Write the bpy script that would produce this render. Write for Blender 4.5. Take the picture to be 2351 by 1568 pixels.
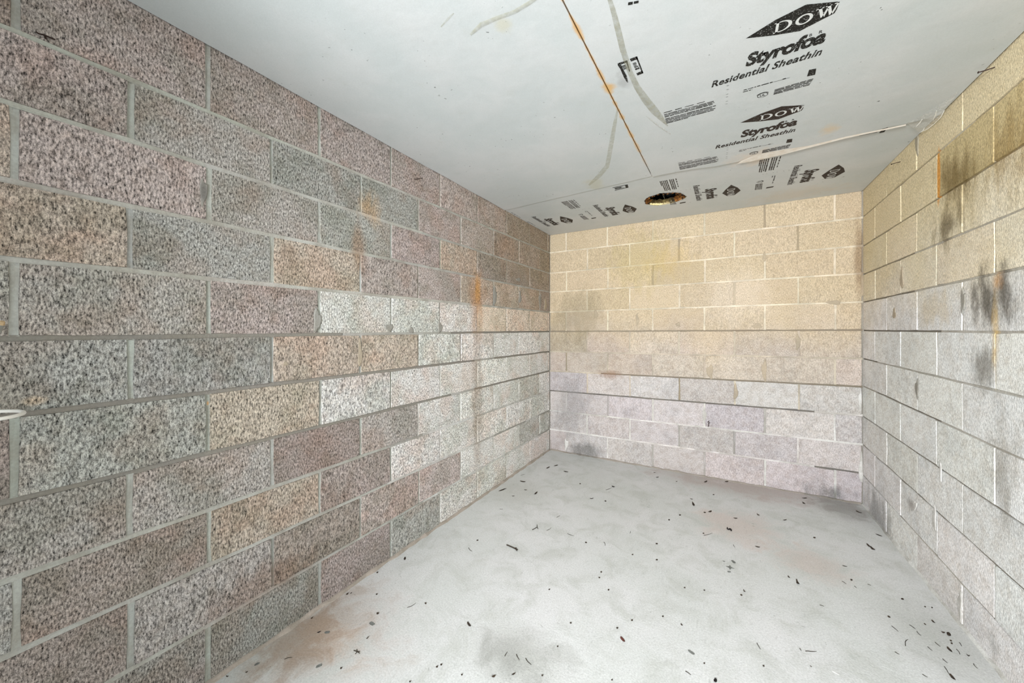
import bpy, bmesh, math, random
from mathutils import Vector, Matrix
random.seed(7)
for o in list(bpy.data.objects):
    bpy.data.objects.remove(o, do_unlink=True)
SC = bpy.context.scene
COL = SC.collection
R = random.uniform

# ------------------------------------------------------------------ camera
F_PX, YAW, HOR, CAM_H, CX = 842.0, math.radians(29.8), 761.0, 1.2192, 1175.5
cam = bpy.data.cameras.new('camera')
cam.sensor_width = 36.0
cam.lens = F_PX * 36.0 / 2351.0
cam.shift_y = -(784.0 - HOR) / 2351.0
cam.clip_start = 0.01
cam_o = bpy.data.objects.new('camera', cam)
cam_o.location = (0, 0, CAM_H)
cam_o.rotation_euler = (math.pi / 2, 0, YAW)
COL.objects.link(cam_o)
SC.camera = cam_o

# ------------------------------------------------------------------ room size (metres)
XL, XR, YB, YR, ZC = -1.542, 0.862, 3.475, -0.75, 2.208   # left, right, back, rear walls, ceiling boards
DOOR = (-0.80, 0.55, 2.03)                                 # doorway behind the camera: x0, x1, height

# ------------------------------------------------------------------ light
w = bpy.data.worlds.new('daylight'); SC.world = w
w.use_nodes = True
bgn = w.node_tree.nodes['Background']
bgn.inputs[0].default_value = (0.88, 0.95, 1.0, 1)
bgn.inputs[1].default_value = 4.4
pl = bpy.data.lights.new('doorway_portal', 'AREA')
pl.shape = 'RECTANGLE'; pl.size = DOOR[1] - DOOR[0]; pl.size_y = DOOR[2]
pl.cycles.is_portal = True
po = bpy.data.objects.new('doorway_portal', pl); COL.objects.link(po)
po.location = ((DOOR[0] + DOOR[1]) / 2, YR - 0.1, DOOR[2] / 2)
po.rotation_euler = (math.pi / 2, 0, 0)
sp = bpy.data.lights.new('added_spot', 'SPOT')             # unseen spot added outside the doorway to light the far half
sp.energy = 940; sp.spot_size = math.radians(96); sp.spot_blend = 1.0; sp.shadow_soft_size = 0.28
sp.color = (0.96, 0.98, 1.0)
so = bpy.data.objects.new('added_spot', sp); COL.objects.link(so)
so.location = (-0.36, -1.60, 1.50)
so.rotation_euler = (Vector((0.05, 3.4, 1.15)) - Vector(so.location)).to_track_quat('-Z', 'Y').to_euler()
vs = SC.view_settings
vs.view_transform = 'Standard'; vs.look = 'None'; vs.gamma = 1.0; vs.use_curve_mapping = False
vs.exposure = 0.06

# ------------------------------------------------------------------ pixel -> surface helpers (2351 x 1568 frame)
FW = (-math.sin(YAW), math.cos(YAW)); RT = (math.cos(YAW), math.sin(YAW))
def ray(x, y):
    u = (x - CX) / F_PX
    return Vector((FW[0] + RT[0] * u, FW[1] + RT[1] * u, -(y - HOR) / F_PX))
def on_z(x, y, z):
    d = ray(x, y); t = (z - CAM_H) / d.z
    return Vector((d.x * t, d.y * t, z))
def on_left(x, y):
    d = ray(x, y); t = XL / d.x
    return d.y * t, CAM_H + d.z * t
def on_right(x, y):
    d = ray(x, y); t = XR / d.x
    return d.y * t, CAM_H + d.z * t
def on_back(x, y):
    d = ray(x, y); t = YB / d.y
    return d.x * t, CAM_H + d.z * t
def ceil_xy(x, y):
    p = on_z(x, y, ZC); return (p.x, p.y)

# ------------------------------------------------------------------ object helpers
def mk(name, verts, faces, mat, parent=None, loc=None, smooth=False, color=None):
    me = bpy.data.meshes.new(name)
    me.from_pydata([tuple(v) for v in verts], [], faces)
    me.update()
    if smooth:
        me.polygons.foreach_set('use_smooth', [True] * len(me.polygons))
    if mat: me.materials.append(mat)
    o = bpy.data.objects.new(name, me)
    COL.objects.link(o)
    if loc is not None: o.location = loc
    if parent is not None: o.parent = parent
    if color is not None: o.color = (color[0], color[1], color[2], 1)
    return o
def tag(o, label=None, cat=None, group=None, kind=None):
    if label: o['label'] = label
    if cat: o['category'] = cat
    if group: o['group'] = group
    if kind: o['kind'] = kind
    return o
def empty(name, loc=(0, 0, 0)):
    o = bpy.data.objects.new(name, None); o.location = loc; o.empty_display_size = 0.05
    COL.objects.link(o); return o
def boxvf(x0, x1, y0, y1, z0, z1, V=None, F=None):
    V = [] if V is None else V; F = [] if F is None else F
    n = len(V)
    V += [(x0, y0, z0), (x1, y0, z0), (x1, y1, z0), (x0, y1, z0), (x0, y0, z1), (x1, y0, z1), (x1, y1, z1), (x0, y1, z1)]
    F += [tuple(n + i for i in q) for q in ((0, 3, 2, 1), (4, 5, 6, 7), (0, 1, 5, 4), (1, 2, 6, 5), (2, 3, 7, 6), (3, 0, 4, 7))]
    return V, F
def tube(path, radii, seg=6, V=None, F=None, cap=True):
    V = [] if V is None else V; F = [] if F is None else F
    n0 = len(V); n = len(path); path = [Vector(p) for p in path]
    for i, p in enumerate(path):
        t = (path[min(i + 1, n - 1)] - path[max(i - 1, 0)])
        t = t.normalized() if t.length > 1e-9 else Vector((0, 0, 1))
        a = t.cross(Vector((0, 0, 1)))
        if a.length < 1e-3: a = t.cross(Vector((1, 0, 0)))
        a.normalize(); b = t.cross(a)
        r = radii[i] if isinstance(radii, (list, tuple)) else radii
        for k in range(seg):
            an = 2 * math.pi * k / seg
            V.append(tuple(p + a * (math.cos(an) * r) + b * (math.sin(an) * r)))
    for i in range(n - 1):
        for k in range(seg):
            k2 = (k + 1) % seg
            F.append((n0 + i * seg + k, n0 + i * seg + k2, n0 + (i + 1) * seg + k2, n0 + (i + 1) * seg + k))
    if cap:
        F.append(tuple(n0 + k for k in range(seg)))
        F.append(tuple(n0 + (n - 1) * seg + k for k in reversed(range(seg))))
    return V, F

# ------------------------------------------------------------------ materials
def lin(c):
    return tuple(((v / 255) / 12.92 if v / 255 <= 0.04045 else ((v / 255 + 0.055) / 1.055) ** 2.4) for v in c)
def rgba(c): return lin(c) + (1.0,)

class NT:
    def __init__(s, name, rough=0.9, spec=0.2):
        s.m = bpy.data.materials.new(name); s.m.use_nodes = True
        s.t = s.m.node_tree; s.n = s.t.nodes
        s.b = s.n['Principled BSDF']
        s.b.inputs['Roughness'].default_value = rough
        s.b.inputs['Specular IOR Level'].default_value = spec
        s.pos = s.n.new('ShaderNodeNewGeometry').outputs['Position']
    def link(s, a, b): s.t.links.new(a, b)
    def put(s, sock, v):
        if hasattr(v, 'is_output'): s.link(v, sock)
        elif v is not None: sock.default_value = v
    def math(s, op, a, b=None, c=None, clamp=False):
        n = s.n.new('ShaderNodeMath'); n.operation = op; n.use_clamp = clamp
        s.put(n.inputs[0], a)
        if b is not None: s.put(n.inputs[1], b)
        if c is not None: s.put(n.inputs[2], c)
        return n.outputs[0]
    def vec(s, op, a, b=None):
        n = s.n.new('ShaderNodeVectorMath'); n.operation = op
        s.put(n.inputs[0], a)
        if b is not None: s.put(n.inputs[1], b)
        return n.outputs['Value'] if op in ('LENGTH', 'DOT_PRODUCT') else n.outputs[0]
    def noise(s, scale, detail=2.0, rough=0.5, vec=None, w=None, dist=0.0, color=False):
        n = s.n.new('ShaderNodeTexNoise')
        n.inputs['Scale'].default_value = scale; n.inputs['Detail'].default_value = detail
        n.inputs['Roughness'].default_value = rough; n.inputs['Distortion'].default_value = dist
        if w is not None:
            n.noise_dimensions = '4D'; s.put(n.inputs['W'], w)
        s.link(vec if vec is not None else s.pos, n.inputs['Vector'])
        return n.outputs['Color' if color else 'Fac']
    def ramp(s, v, a, b, lo=0.0, hi=1.0, smooth=True):
        n = s.n.new('ShaderNodeMapRange'); n.interpolation_type = 'SMOOTHSTEP' if smooth else 'LINEAR'
        s.put(n.inputs[0], v)
        for i, q in zip((1, 2, 3, 4), (a, b, lo, hi)): n.inputs[i].default_value = q
        return n.outputs[0]
    def mix(s, f, a, b, mode='MIX'):
        n = s.n.new('ShaderNodeMix'); n.data_type = 'RGBA'; n.blend_type = mode; n.clamp_factor = True
        s.put(n.inputs[0], f); s.put(n.inputs[6], a); s.put(n.inputs[7], b)
        return n.outputs[2]
    def grey(s, v):
        n = s.n.new('ShaderNodeCombineColor')
        for i in range(3): s.put(n.inputs[i], v)
        return n.outputs[0]
    def bump(s, h, strength, dist):
        n = s.n.new('ShaderNodeBump'); n.inputs['Strength'].default_value = strength
        n.inputs['Distance'].default_value = dist
        s.link(h, n.inputs['Height']); s.link(n.outputs[0], s.b.inputs['Normal'])
    def stains(s, col, lst, nz):
        # each: (centre xyz, inverse half-size xyz, colour, strength, noise amount, blend mode, inner edge)
        for c, inv, colour, strength, na, mode, inner in lst:
            d = s.vec('LENGTH', s.vec('MULTIPLY', s.vec('SUBTRACT', s.pos, c), inv))
            d = s.math('MULTIPLY_ADD', s.math('SUBTRACT', nz, 0.5), na, d)
            f = s.ramp(d, 1.0, inner, 0.0, strength)
            col = s.mix(f, col, rgba(colour), mode)
        return col
    def base(s, col): s.put(s.b.inputs['Base Color'], col)

def st_wall(kind, p, q, colour, strength=0.7, na=1.2, mode='MIX', inner=0.25):
    """stain or painted light pool spanning the two pixel corners p, q on a wall"""
    fn = {'L': on_left, 'R': on_right, 'B': on_back}[kind]
    xm = (p[0] + q[0]) / 2
    u0, _ = fn(p[0], (p[1] + q[1]) / 2); u1, _ = fn(q[0], (p[1] + q[1]) / 2)
    _, z0 = fn(xm, p[1]); _, z1 = fn(xm, q[1])
    uc, zc, a, b = (u0 + u1) / 2, (z0 + z1) / 2, max(abs(u1 - u0) / 2, .004), max(abs(z1 - z0) / 2, .004)
    if kind == 'B': return ((uc, 0, zc), (1 / a, 0, 1 / b), colour, strength, na, mode, inner)
    return ((0, uc, zc), (0, 1 / a, 1 / b), colour, strength, na, mode, inner)
def st_floor(p, q, colour, strength=0.6, na=1.5, mode='MIX', inner=0.2):
    a, b = on_z(p[0], (p[1] + q[1]) / 2, 0), on_z(q[0], (p[1] + q[1]) / 2, 0)
    c, d = on_z((p[0] + q[0]) / 2, p[1], 0), on_z((p[0] + q[0]) / 2, q[1], 0)
    cc = (a + b + c + d) / 4
    rad = max((a - b).length, 0.02) / 2; rad2 = max((c - d).length, 0.02) / 2
    return ((cc.x, cc.y, 0), (1 / rad, 1 / rad2, 0), colour, strength, na, mode, inner)

OR, OR2, DK, BR, OL = (214, 150, 70), (196, 140, 84), (92, 84, 72), (120, 96, 62), (150, 130, 84)
ST_L = [st_wall('L', (1066, 600), (1122, 800), OR2, .5, 1.6, inner=0.0),
        st_wall('L', (1086, 630), (1106, 705), (206, 152, 82), .65, 1.2),
        st_wall('L', (1080, 640), (1112, 1180), (150, 132, 112), .45, .6),
        st_wall('L', (815, 430), (890, 525), (200, 160, 110), .45, 2.2, inner=0.0),
        st_wall('L', (800, 500), (850, 640), (150, 118, 92), .55, 1.2),
        st_wall('L', (1130, 520), (1190, 610), OR2, .12, 1.8, inner=0.0),
        st_wall('L', (630, 535), (700, 620), (130, 104, 84), .45, 1.8, inner=0.0),
        st_wall('L', (455, 410), (478, 470), (105, 102, 98), .8, .6),
        st_wall('L', (40, 905), (40 + 80, 935), (205, 180, 150), .5, 1.0),
        st_wall('L', (474, 918), (483, 934), OR, .6, .8),
        st_wall('L', (380, 1300), (760, 1420), (128, 96, 74), .4, 1.5)]
ST_LIT_B = [st_wall('B', (1460, 540), (1620, 650), (196, 166, 96), .35, 2.2, inner=0.0),
        st_wall('B', (1380, 500), (1560, 700), (176, 160, 104), .35, 1.6),
        st_wall('B', (1262, 640), (1400, 800), (134, 124, 100), .45, 1.5),
        st_wall('B', (1262, 840), (1360, 1030), (132, 130, 130), .5, 1.4),
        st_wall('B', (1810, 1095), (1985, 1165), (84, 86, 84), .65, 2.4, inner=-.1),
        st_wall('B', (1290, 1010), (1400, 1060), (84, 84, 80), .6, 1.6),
        st_wall('B', (1955, 470), (1990, 720), (120, 92, 62), .55, 1.0),
        st_wall('B', (1360, 845), (1440, 875), (138, 104, 80), .5, 1.2),
        st_wall('B', (1600, 600), (1800, 760), (236, 222, 206), .25, 1.2)]  # pale patch: bright pool of light painted into the wall colour
ST_R = [st_wall('R', (2120, 300), (2300, 580), OL, .5, 2.0, inner=0.0),
        st_wall('R', (2140, 330), (2250, 480), (104, 84, 46), .7, 2.4, inner=0.0),
        st_wall('R', (2140, 460), (2225, 575), (96, 84, 62), .7, 2.4, inner=0.0),
        st_wall('R', (2250, 180), (2420, 480), (140, 112, 60), .6, 2.2, inner=0.0),
        st_wall('R', (2215, 590), (2360, 790), (86, 80, 70), .85, 2.6, inner=0.1),
        st_wall('R', (2225, 760), (2300, 920), (110, 104, 92), .7, 2.4, inner=0.0),
        st_wall('R', (2260, 900), (2350, 1260), (146, 140, 128), .6, 2.2, inner=0.0),
        st_wall('R', (2272, 600), (2298, 900), (216, 182, 116), .65, 2.0, inner=0.0),
        st_wall('R', (2270, 612), (2304, 680), OR, .45, 1.8, inner=0.0),
        st_wall('R', (2150, 330), (2161, 490), OR, .9, .5, inner=.6),
        st_wall('R', (2100, 660), (2200, 760), (196, 172, 124), .35, 2.2),
        st_wall('R', (2078, 1142), (2108, 1178), (140, 132, 126), .6, .7),
        st_wall('R', (2262, 1440), (2300, 1520), (120, 120, 114), .4, 2.6, inner=-.2),
        st_wall('R', (1984, 1120), (2060, 1260), (110, 110, 106), .55, 2.0)]

def stain_noise(k):
    return k.noise(15, 5, .68, k.vec('MULTIPLY', k.pos, (1.0, 1.0, 0.35)))
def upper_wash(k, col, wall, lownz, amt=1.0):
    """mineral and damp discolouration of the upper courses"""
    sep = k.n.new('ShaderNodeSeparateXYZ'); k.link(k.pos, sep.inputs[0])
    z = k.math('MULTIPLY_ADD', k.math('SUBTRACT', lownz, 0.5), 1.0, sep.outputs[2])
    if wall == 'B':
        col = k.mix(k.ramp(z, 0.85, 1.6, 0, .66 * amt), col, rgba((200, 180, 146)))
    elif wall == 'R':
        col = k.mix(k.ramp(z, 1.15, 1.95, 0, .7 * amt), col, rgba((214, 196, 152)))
    else:
        far = k.ramp(sep.outputs[1], 1.6, 3.2)
        f = k.math('MULTIPLY', far, k.ramp(z, 1.25, 1.8, 0, .5 * amt))
        col = k.mix(f, col, rgba((166, 148, 118)))
    return col

def block_material(wall, contrast, pit):
    k = NT('concrete_block_' + {'L': 'left', 'B': 'back', 'R': 'right'}[wall], .95, .12)
    oi = k.n.new('ShaderNodeObjectInfo')
    tall = k.vec('MULTIPLY', k.pos, (1.0, 1.0, 0.42))
    fine = k.noise(210, 4, .72, tall)
    grain = k.noise(430, 2, .6)
    low = k.noise(5.5, 3, .6, None, k.math('MULTIPLY', oi.outputs['Random'], 40.0))
    low2 = k.noise(2.2, 3, .55)
    mid = k.noise(26, 3, .6)
    col = oi.outputs['Color']
    if wall == 'L':
        col = k.mix(k.ramp(low, .46, .60, 0, .9), col, (.82, .84, .81, 1), 'MULTIPLY')
        col = k.mix(k.ramp(k.noise(4.5, 3, .6, None, k.math('MULTIPLY_ADD', oi.outputs['Random'], 40.0, 9.0)), .48, .62, 0, .8), col, (.96, .87, .83, 1), 'MULTIPLY')
    else:
        col = k.mix(k.ramp(low, .45, .65, 0, .8), col, (.86, .87, .88, 1), 'MULTIPLY')
    col = k.mix(k.ramp(mid, .35, .75, 0, .8), col, (.80, .76, .72, 1), 'MULTIPLY')
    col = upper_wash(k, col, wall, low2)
    col = k.stains(col, {'L': ST_L, 'B': ST_LIT_B, 'R': ST_R}[wall], stain_noise(k))
    v = k.ramp(fine, .32, .66, 1 - contrast, 1 + contrast * .62, False)
    col = k.mix(1.0, col, k.grey(v), 'MULTIPLY')
    col = k.mix(k.ramp(grain, .58, .68, 0, pit), col, rgba((40, 37, 34)))
    k.base(col)
    h = k.math('ADD', k.math('MULTIPLY', fine, 1.0), k.math('MULTIPLY', grain, .35))
    k.bump(h, .75, .004 if wall == 'L' else .0025)
    return k.m

def mortar_material(wall):
    k = NT('mortar_' + {'L': 'left', 'B': 'back', 'R': 'right'}[wall], .95, .12)
    oi = k.n.new('ShaderNodeObjectInfo')
    low = k.noise(9, 4, .6); fine = k.noise(160, 3, .6); low2 = k.noise(2.2, 3, .55)
    col = k.mix(k.ramp(low, .35, .68, 0, .55), oi.outputs['Color'], rgba((134, 128, 116)))
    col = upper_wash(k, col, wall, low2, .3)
    col = k.stains(col, {'L': ST_L, 'B': ST_LIT_B, 'R': ST_R}[wall], stain_noise(k))
    col = k.mix(1.0, col, k.grey(k.ramp(fine, .3, .7, .88, 1.08, False)), 'MULTIPLY')
    k.base(col)
    k.bump(k.math('ADD', fine, k.math('MULTIPLY', low, 2.0)), .5, .003)
    return k.m

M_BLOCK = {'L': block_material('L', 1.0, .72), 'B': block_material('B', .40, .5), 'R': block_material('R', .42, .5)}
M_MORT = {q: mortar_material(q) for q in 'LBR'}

def floor_material():
    k = NT('floor_concrete', .75, .25)
    low = k.noise(1.6, 5, .6); mid = k.noise(7, 5, .65, dist=.6); fine = k.noise(150, 4, .7)
    streak = k.noise(60, 3, .6, k.vec('MULTIPLY', k.pos, (1.0, .35, 1.0)))
    col = k.mix(k.ramp(low, .35, .65), rgba((198, 200, 198)), rgba((206, 206, 206)))
    col = k.mix(k.ramp(mid, .42, .72, 0, .6), col, rgba((176, 178, 172)))
    col = k.stains(col, [
        st_floor((480, 1310), (1000, 1620), (160, 142, 126), .75, 2.4, inner=-.1),
        st_floor((640, 1420), (900, 1520), (186, 164, 146), .45, 2.4),
        st_floor((520, 1380), (820, 1590), (146, 128, 110), .5, 2.6),
        st_floor((1040, 1420), (1330, 1600), (150, 150, 144), .55, 2.2),
        st_floor((1080, 1460), (1280, 1590), (128, 130, 124), .4, 2.6, inner=-.2),
        st_floor((1440, 1080), (1960, 1150), (168, 152, 146), .65, 2.0),
        st_floor((1580, 1160), (1800, 1260), (196, 178, 170), .5, 2.2),
        st_floor((1760, 1250), (1960, 1340), (190, 172, 162), .45, 2.2),
        st_floor((1850, 1130), (2010, 1200), (120, 118, 112), .6, 1.8),
        st_floor((2020, 1380), (2290, 1568), (160, 162, 156), .5, 2.2),
        st_floor((1100, 1090), (1270, 1170), (178, 178, 172), .5, 1.8)], mid)
    col = k.mix(1.0, col, k.grey(k.ramp(fine, .3, .7, .80, 1.12, False)), 'MULTIPLY')
    spk = k.noise(95, 2, .5, k.vec('MULTIPLY', k.pos, (1.0, 1.6, 1.0)))
    patch = k.ramp(k.noise(3.0, 3, .6), .45, .68)
    col = k.mix(k.math('MULTIPLY', k.ramp(spk, .69, .74), k.math('MULTIPLY_ADD', patch, .6, .12)), col, rgba((70, 68, 62)))
    col = k.mix(k.ramp(streak, .58, .78, 0, .25), col, rgba((120, 122, 116)))
    hair = k.noise(120, 2, .5, k.vec('MULTIPLY', k.vec('ADD', k.pos, k.vec('MULTIPLY', k.noise(3, 2, .5, color=True), (.25, .25, 0))), (.22, 1.0, 1.0)))
    col = k.mix(k.math('MULTIPLY', k.ramp(hair, .68, .76), k.math('MULTIPLY_ADD', patch, .5, .12)), col, rgba((84, 82, 76)))
    scuff = k.noise(4.5, 6, .72, dist=1.2)
    col = k.mix(k.ramp(scuff, .56, .74, 0, .3), col, rgba((222, 222, 222)))
    k.base(col)
    k.bump(k.math('ADD', fine, k.math('MULTIPLY', mid, 2.5)), .35, .002)
    return k.m
M_FLOOR = floor_material()

def foam_material():
    k = NT('foam_board_facing', .48, .35)
    low = k.noise(2.5, 4, .6); mid = k.noise(14, 4, .6); fine = k.noise(240, 3, .65)
    col = k.mix(k.ramp(low, .35, .65), rgba((188, 194, 194)), rgba((197, 200, 200)))
    col = k.mix(k.ramp(mid, .55, .8, 0, .25), col, rgba((178, 180, 174)))
    # rust bleeding out of the seam between the two long boards
    sep = k.n.new('ShaderNodeSeparateXYZ'); k.link(k.pos, sep.inputs[0])
    dx = k.math('ABSOLUTE', k.math('SUBTRACT', sep.outputs[0], k.math('MULTIPLY_ADD', sep.outputs[1], SEAM_K, SEAM_0)))
    wob = k.noise(11, 3, .6, k.vec('MULTIPLY', k.pos, (0.2, 1.0, 0.2)))
    dxx = k.math('DIVIDE', dx, k.ramp(wob, .35, .75, .005, .020))
    sep_y = k.ramp(sep.outputs[1], 2.45, 1.9)
    rust = k.math('MULTIPLY', k.ramp(dxx, 1.0, .15), k.math('MULTIPLY_ADD', sep_y, .75, .1))
    inrange = k.math('LESS_THAN', sep.outputs[1], SEAM_END)
    rust = k.math('MULTIPLY', rust, inrange)
    col = k.mix(rust, col, rgba((206, 158, 84)))
    def cs(p, q, c, s_, n=1.6):
        a = ceil_xy(p[0], (p[1] + q[1]) / 2); b = ceil_xy(q[0], (p[1] + q[1]) / 2)
        c0 = ceil_xy((p[0] + q[0]) / 2, p[1]); c1 = ceil_xy((p[0] + q[0]) / 2, q[1])
        return (((a[0] + b[0]) / 2, (c0[1] + c1[1]) / 2, 0), (2 / abs(a[0] - b[0]), 2 / abs(c0[1] - c1[1]), 0), c, s_, n, 'MIX', .2)
    col = k.stains(col, [cs((1375, 180), (1420, 215), (206, 160, 84), .8), cs((1660, 335), (1800, 385), (222, 200, 176), .5),
                         cs((1880, 280), (1930, 310), (214, 184, 140), .5), cs((1690, 430), (1960, 460), (196, 184, 168), .4),
                         cs((1120, 20), (1190, 90), (188, 184, 158), .5), cs((1330, 400), (1400, 440), (182, 180, 156), .5),
                         cs((1410, 150), (1450, 210), (150, 150, 150), .5, 2.4)], mid)
    spk = k.noise(70, 2, .5)
    patch = k.ramp(k.noise(4.0, 2, .5), .5, .7)
    col = k.mix(k.math('MULTIPLY', k.ramp(spk, .71, .75), patch), col, rgba((60, 60, 58)))
    col = k.mix(1.0, col, k.grey(k.ramp(fine, .3, .7, .95, 1.03, False)), 'MULTIPLY')
    k.base(col)
    k.bump(k.math('ADD', k.math('MULTIPLY', fine, .15), k.math('MULTIPLY', low, 4.0)), .25, .004)
    return k.m

def plain(name, c, rough=.8, spec=.2, nz=0.0, scale=60, c2=None, metallic=0.0, bump=0.0):
    k = NT(name, rough, spec)
    k.b.inputs['Metallic'].default_value = metallic
    n = k.noise(scale, 4, .6)
    col = k.mix(k.ramp(n, .35, .65, 0, nz), rgba(c), rgba(c2 or tuple(v * .7 for v in c)))
    k.base(col)
    if bump: k.bump(n, .6, bump)
    return k.m

# ------------------------------------------------------------------ walls of blocks
def lerp(a, b, t): return a + (b - a) * t
BED_LF = [580.5, 627.5, 670.8, 716.8, 761, 807, 851.5, 896.5, 942, 985]
BED_LN = [180, 322, 472, 621, 774, 922, 1085, 1235, 1381, 1541]
BED_BR = [499, 563.5, 627.5, 693, 757.6, 823.5, 888, 954, 1021, 1087]
BED_RF = [492, 561, 627.5, 692.5, 759, 825, 889, 960, 1027, 1098]
BED_RN = [237.5, 373, 505.5, 628, 762, 896.5, 1026, 1162, 1296, 1425]

def bed_lines(fn, x0, ys0, x1, ys1):
    out = [((0.0, 0.0), (1.0, 0.0))]
    for a, b in reversed(list(zip(ys0, ys1))):
        out.append((fn(x0, a), fn(x1, b)))
    out.append(((0.0, 2.262), (1.0, 2.262)))
    res = []
    for (u0, z0), (u1, z1) in out:
        res.append((u0, z0, (z1 - z0) / (u1 - u0) if u1 != u0 else 0.0))
    return res
def bed_z(b, u): return b[0] * 0 + b[1] + (u - b[0]) * b[2]

FR = {'L': lambda u, z, d: (XL - d, u, z), 'B': lambda u, z, d: (u, YB + d, z), 'R': lambda u, z, d: (XR + d, u, z)}

def make_block(wall, parent, u0, u1, b0, b1, gap, color):
    P = FR[wall]
    g = gap / 2
    u0 += g + R(-.0012, .0012); u1 -= g + R(-.0012, .0012)
    if u1 - u0 < 0.02: return
    proud = R(-.0016, .0016)
    nl = max(2, int(round((u1 - u0) / .1))); ring = []
    for i in range(nl): ring.append((lerp(u0, u1, i / nl), 0))
    for i in range(2): ring.append((u1, i / 2))
    for i in range(nl): ring.append((lerp(u1, u0, i / nl), 1))
    for i in range(2): ring.append((u0, 1 - i / 2))
    cu = (u0 + u1) / 2; cz = (bed_z(b0, cu) + bed_z(b1, cu)) / 2
    fr, bk = [], []
    n = len(ring)
    for (u, t) in ring:
        z = lerp(bed_z(b0, u) + g, bed_z(b1, u) - g, t)
        iu = R(.0003, .0028) * (1 if u < cu else -1) if u in (u0, u1) else 0.0
        iz = R(.0002, .0026) * (1 if t < .5 else -1) if t in (0, 1) else 0.0
        if u in (u0, u1) and t in (0, 1):
            iu += R(0, .003) * (1 if u < cu else -1); iz += R(0, .003) * (1 if t < .5 else -1)
        fr.append(P(u + iu, z + iz, -proud))
        bk.append(P(u - (.001 if iu > 0 else -.001 if iu < 0 else 0), z, .011))
    V = fr + bk
    F = [tuple(range(n))]
    for i in range(n):
        j = (i + 1) % n
        F.append((i, i + n, j + n, j))
    return mk('concrete_block', V, F, M_BLOCK[wall], parent, color=color)

def make_joint(wall, parent, a, b, half, horizontal, depth, color, nseg=1):
    """one strip of tooled mortar from a=(u,z) to b=(u,z), concave across"""
    P = FR[wall]
    prof = [(-half - .003, depth * .45 + .001), (-half * .4, depth), (half * .4, depth), (half + .003, depth * .45 + .001)]
    V, F = [], []
    nseg = max(1, nseg)
    for i in range(nseg + 1):
        t = i / nseg
        u, z = lerp(a[0], b[0], t), lerp(a[1], b[1], t)
        for o_, d_ in prof:
            dd = d_ + R(-.0006, .0006)
            V.append(P(u, z + o_, dd) if horizontal else P(u + o_, z, dd))
    for i in range(nseg):
        for q in range(3):
            n = i * 4 + q
            F.append((n, n + 1, n + 5, n + 4))
    return mk('mortar_joint', V, F, M_MORT[wall], parent, color=color)

def jit(c, s):
    d = R(-s, s); return tuple(max(0.01, v * (1 + d + R(-s * .25, s * .25))) for v in c)

def build_wall(wall, parent, umin, umax, beds, joints_odd, joints_even, gap, tint_fn, mort_fn):
    for c in range(1, 12):
        js = joints_odd if c % 2 else joints_even
        js = [umin] + [j + R(-.003, .003) for j in js if umin + .03 < j < umax - .03] + [umax]
        b0, b1 = beds[c - 1], beds[c]
        for i in range(len(js) - 1):
            make_block(wall, parent, js[i], js[i + 1], b0, b1, gap, tint_fn(c, i, (js[i] + js[i + 1]) / 2))
        for j in js[1:-1]:
            col, dep = mort_fn(c, j, False)
            make_joint(wall, parent, (j, bed_z(b0, j) + gap / 2), (j, bed_z(b1, j) - gap / 2), gap / 2, False, dep, col, 3)
        if c < 11:
            step = 0.27; n = int((umax - umin) / step) + 1
            for i in range(n):
                ua, ub = lerp(umin, umax, i / n), lerp(umin, umax, (i + 1) / n)
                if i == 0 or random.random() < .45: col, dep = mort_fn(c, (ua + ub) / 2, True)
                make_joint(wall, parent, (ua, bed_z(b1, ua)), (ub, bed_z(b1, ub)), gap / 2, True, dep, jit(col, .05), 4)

def ext(js, lo, hi, pitch=.4064):
    js = sorted(js)
    while js[0] - pitch > lo: js.insert(0, js[0] - pitch)
    while js[-1] + pitch < hi: js.append(js[-1] + pitch)
    return js

P_, G_, T_, L_, D_ = lin((175, 164, 159)), lin((164, 163, 158)), lin((184, 172, 159)), lin((238, 236, 232)), lin((160, 149, 142))
TINT = {'P': P_, 'G': G_, 'T': T_, 'L': L_, 'D': D_, 'M': lin((170, 165, 160))}
# blocks along the left wall, from beside the camera to the far corner, course 11 (top) down to 1
LEFT_ROWS = {11: 'DDDPPPPPPDD', 10: 'DDPMGGPPDPD', 9: 'GGTPMGPTDDD', 8: 'TTTGTPPTTTD', 7: 'GGMMPLLLTTT', 6: 'GGGGTTLLLLL',
             5: 'GGDGTLLLLLL', 4: 'GGMMDMLLLGL', 3: 'GGGDTPLLLLL', 2: 'DDDMDPPLLGG', 1: 'DDDMGPGLLLL'}
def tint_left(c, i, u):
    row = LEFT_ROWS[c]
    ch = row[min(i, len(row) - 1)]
    k_ = 1.0 + .75 * min(1, max(0, (u - 1.2) / 1.2)) * (1 if c <= 7 else .25)  # paler toward the far corner: brighter light there put into the tint
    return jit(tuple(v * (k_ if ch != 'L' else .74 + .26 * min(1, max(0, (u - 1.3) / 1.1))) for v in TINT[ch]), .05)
def tint_back(c, i, u):
    if (c, i) in ((10, 1), (8, 1), (7, 0), (6, 0), (9, 3)): return jit(lin((168, 158, 142)), .04)
    base = lin((188, 177, 165)) if c > 4 else lin((190, 184, 182))
    return jit(base, .09)
def tint_right(c, i, u):
    if c == 10 and on_right(2284, 700)[0] < u < on_right(2151, 700)[0]: return jit(lin((146, 126, 82)), .02)
    if c == 10 and u < on_right(2240, 700)[0] and u > 1.4: return jit(lin((156, 136, 92)), .04)
    base = lin((228, 219, 202)) if c > 7 else lin((227, 226, 223))
    return jit(base, .06)
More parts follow.
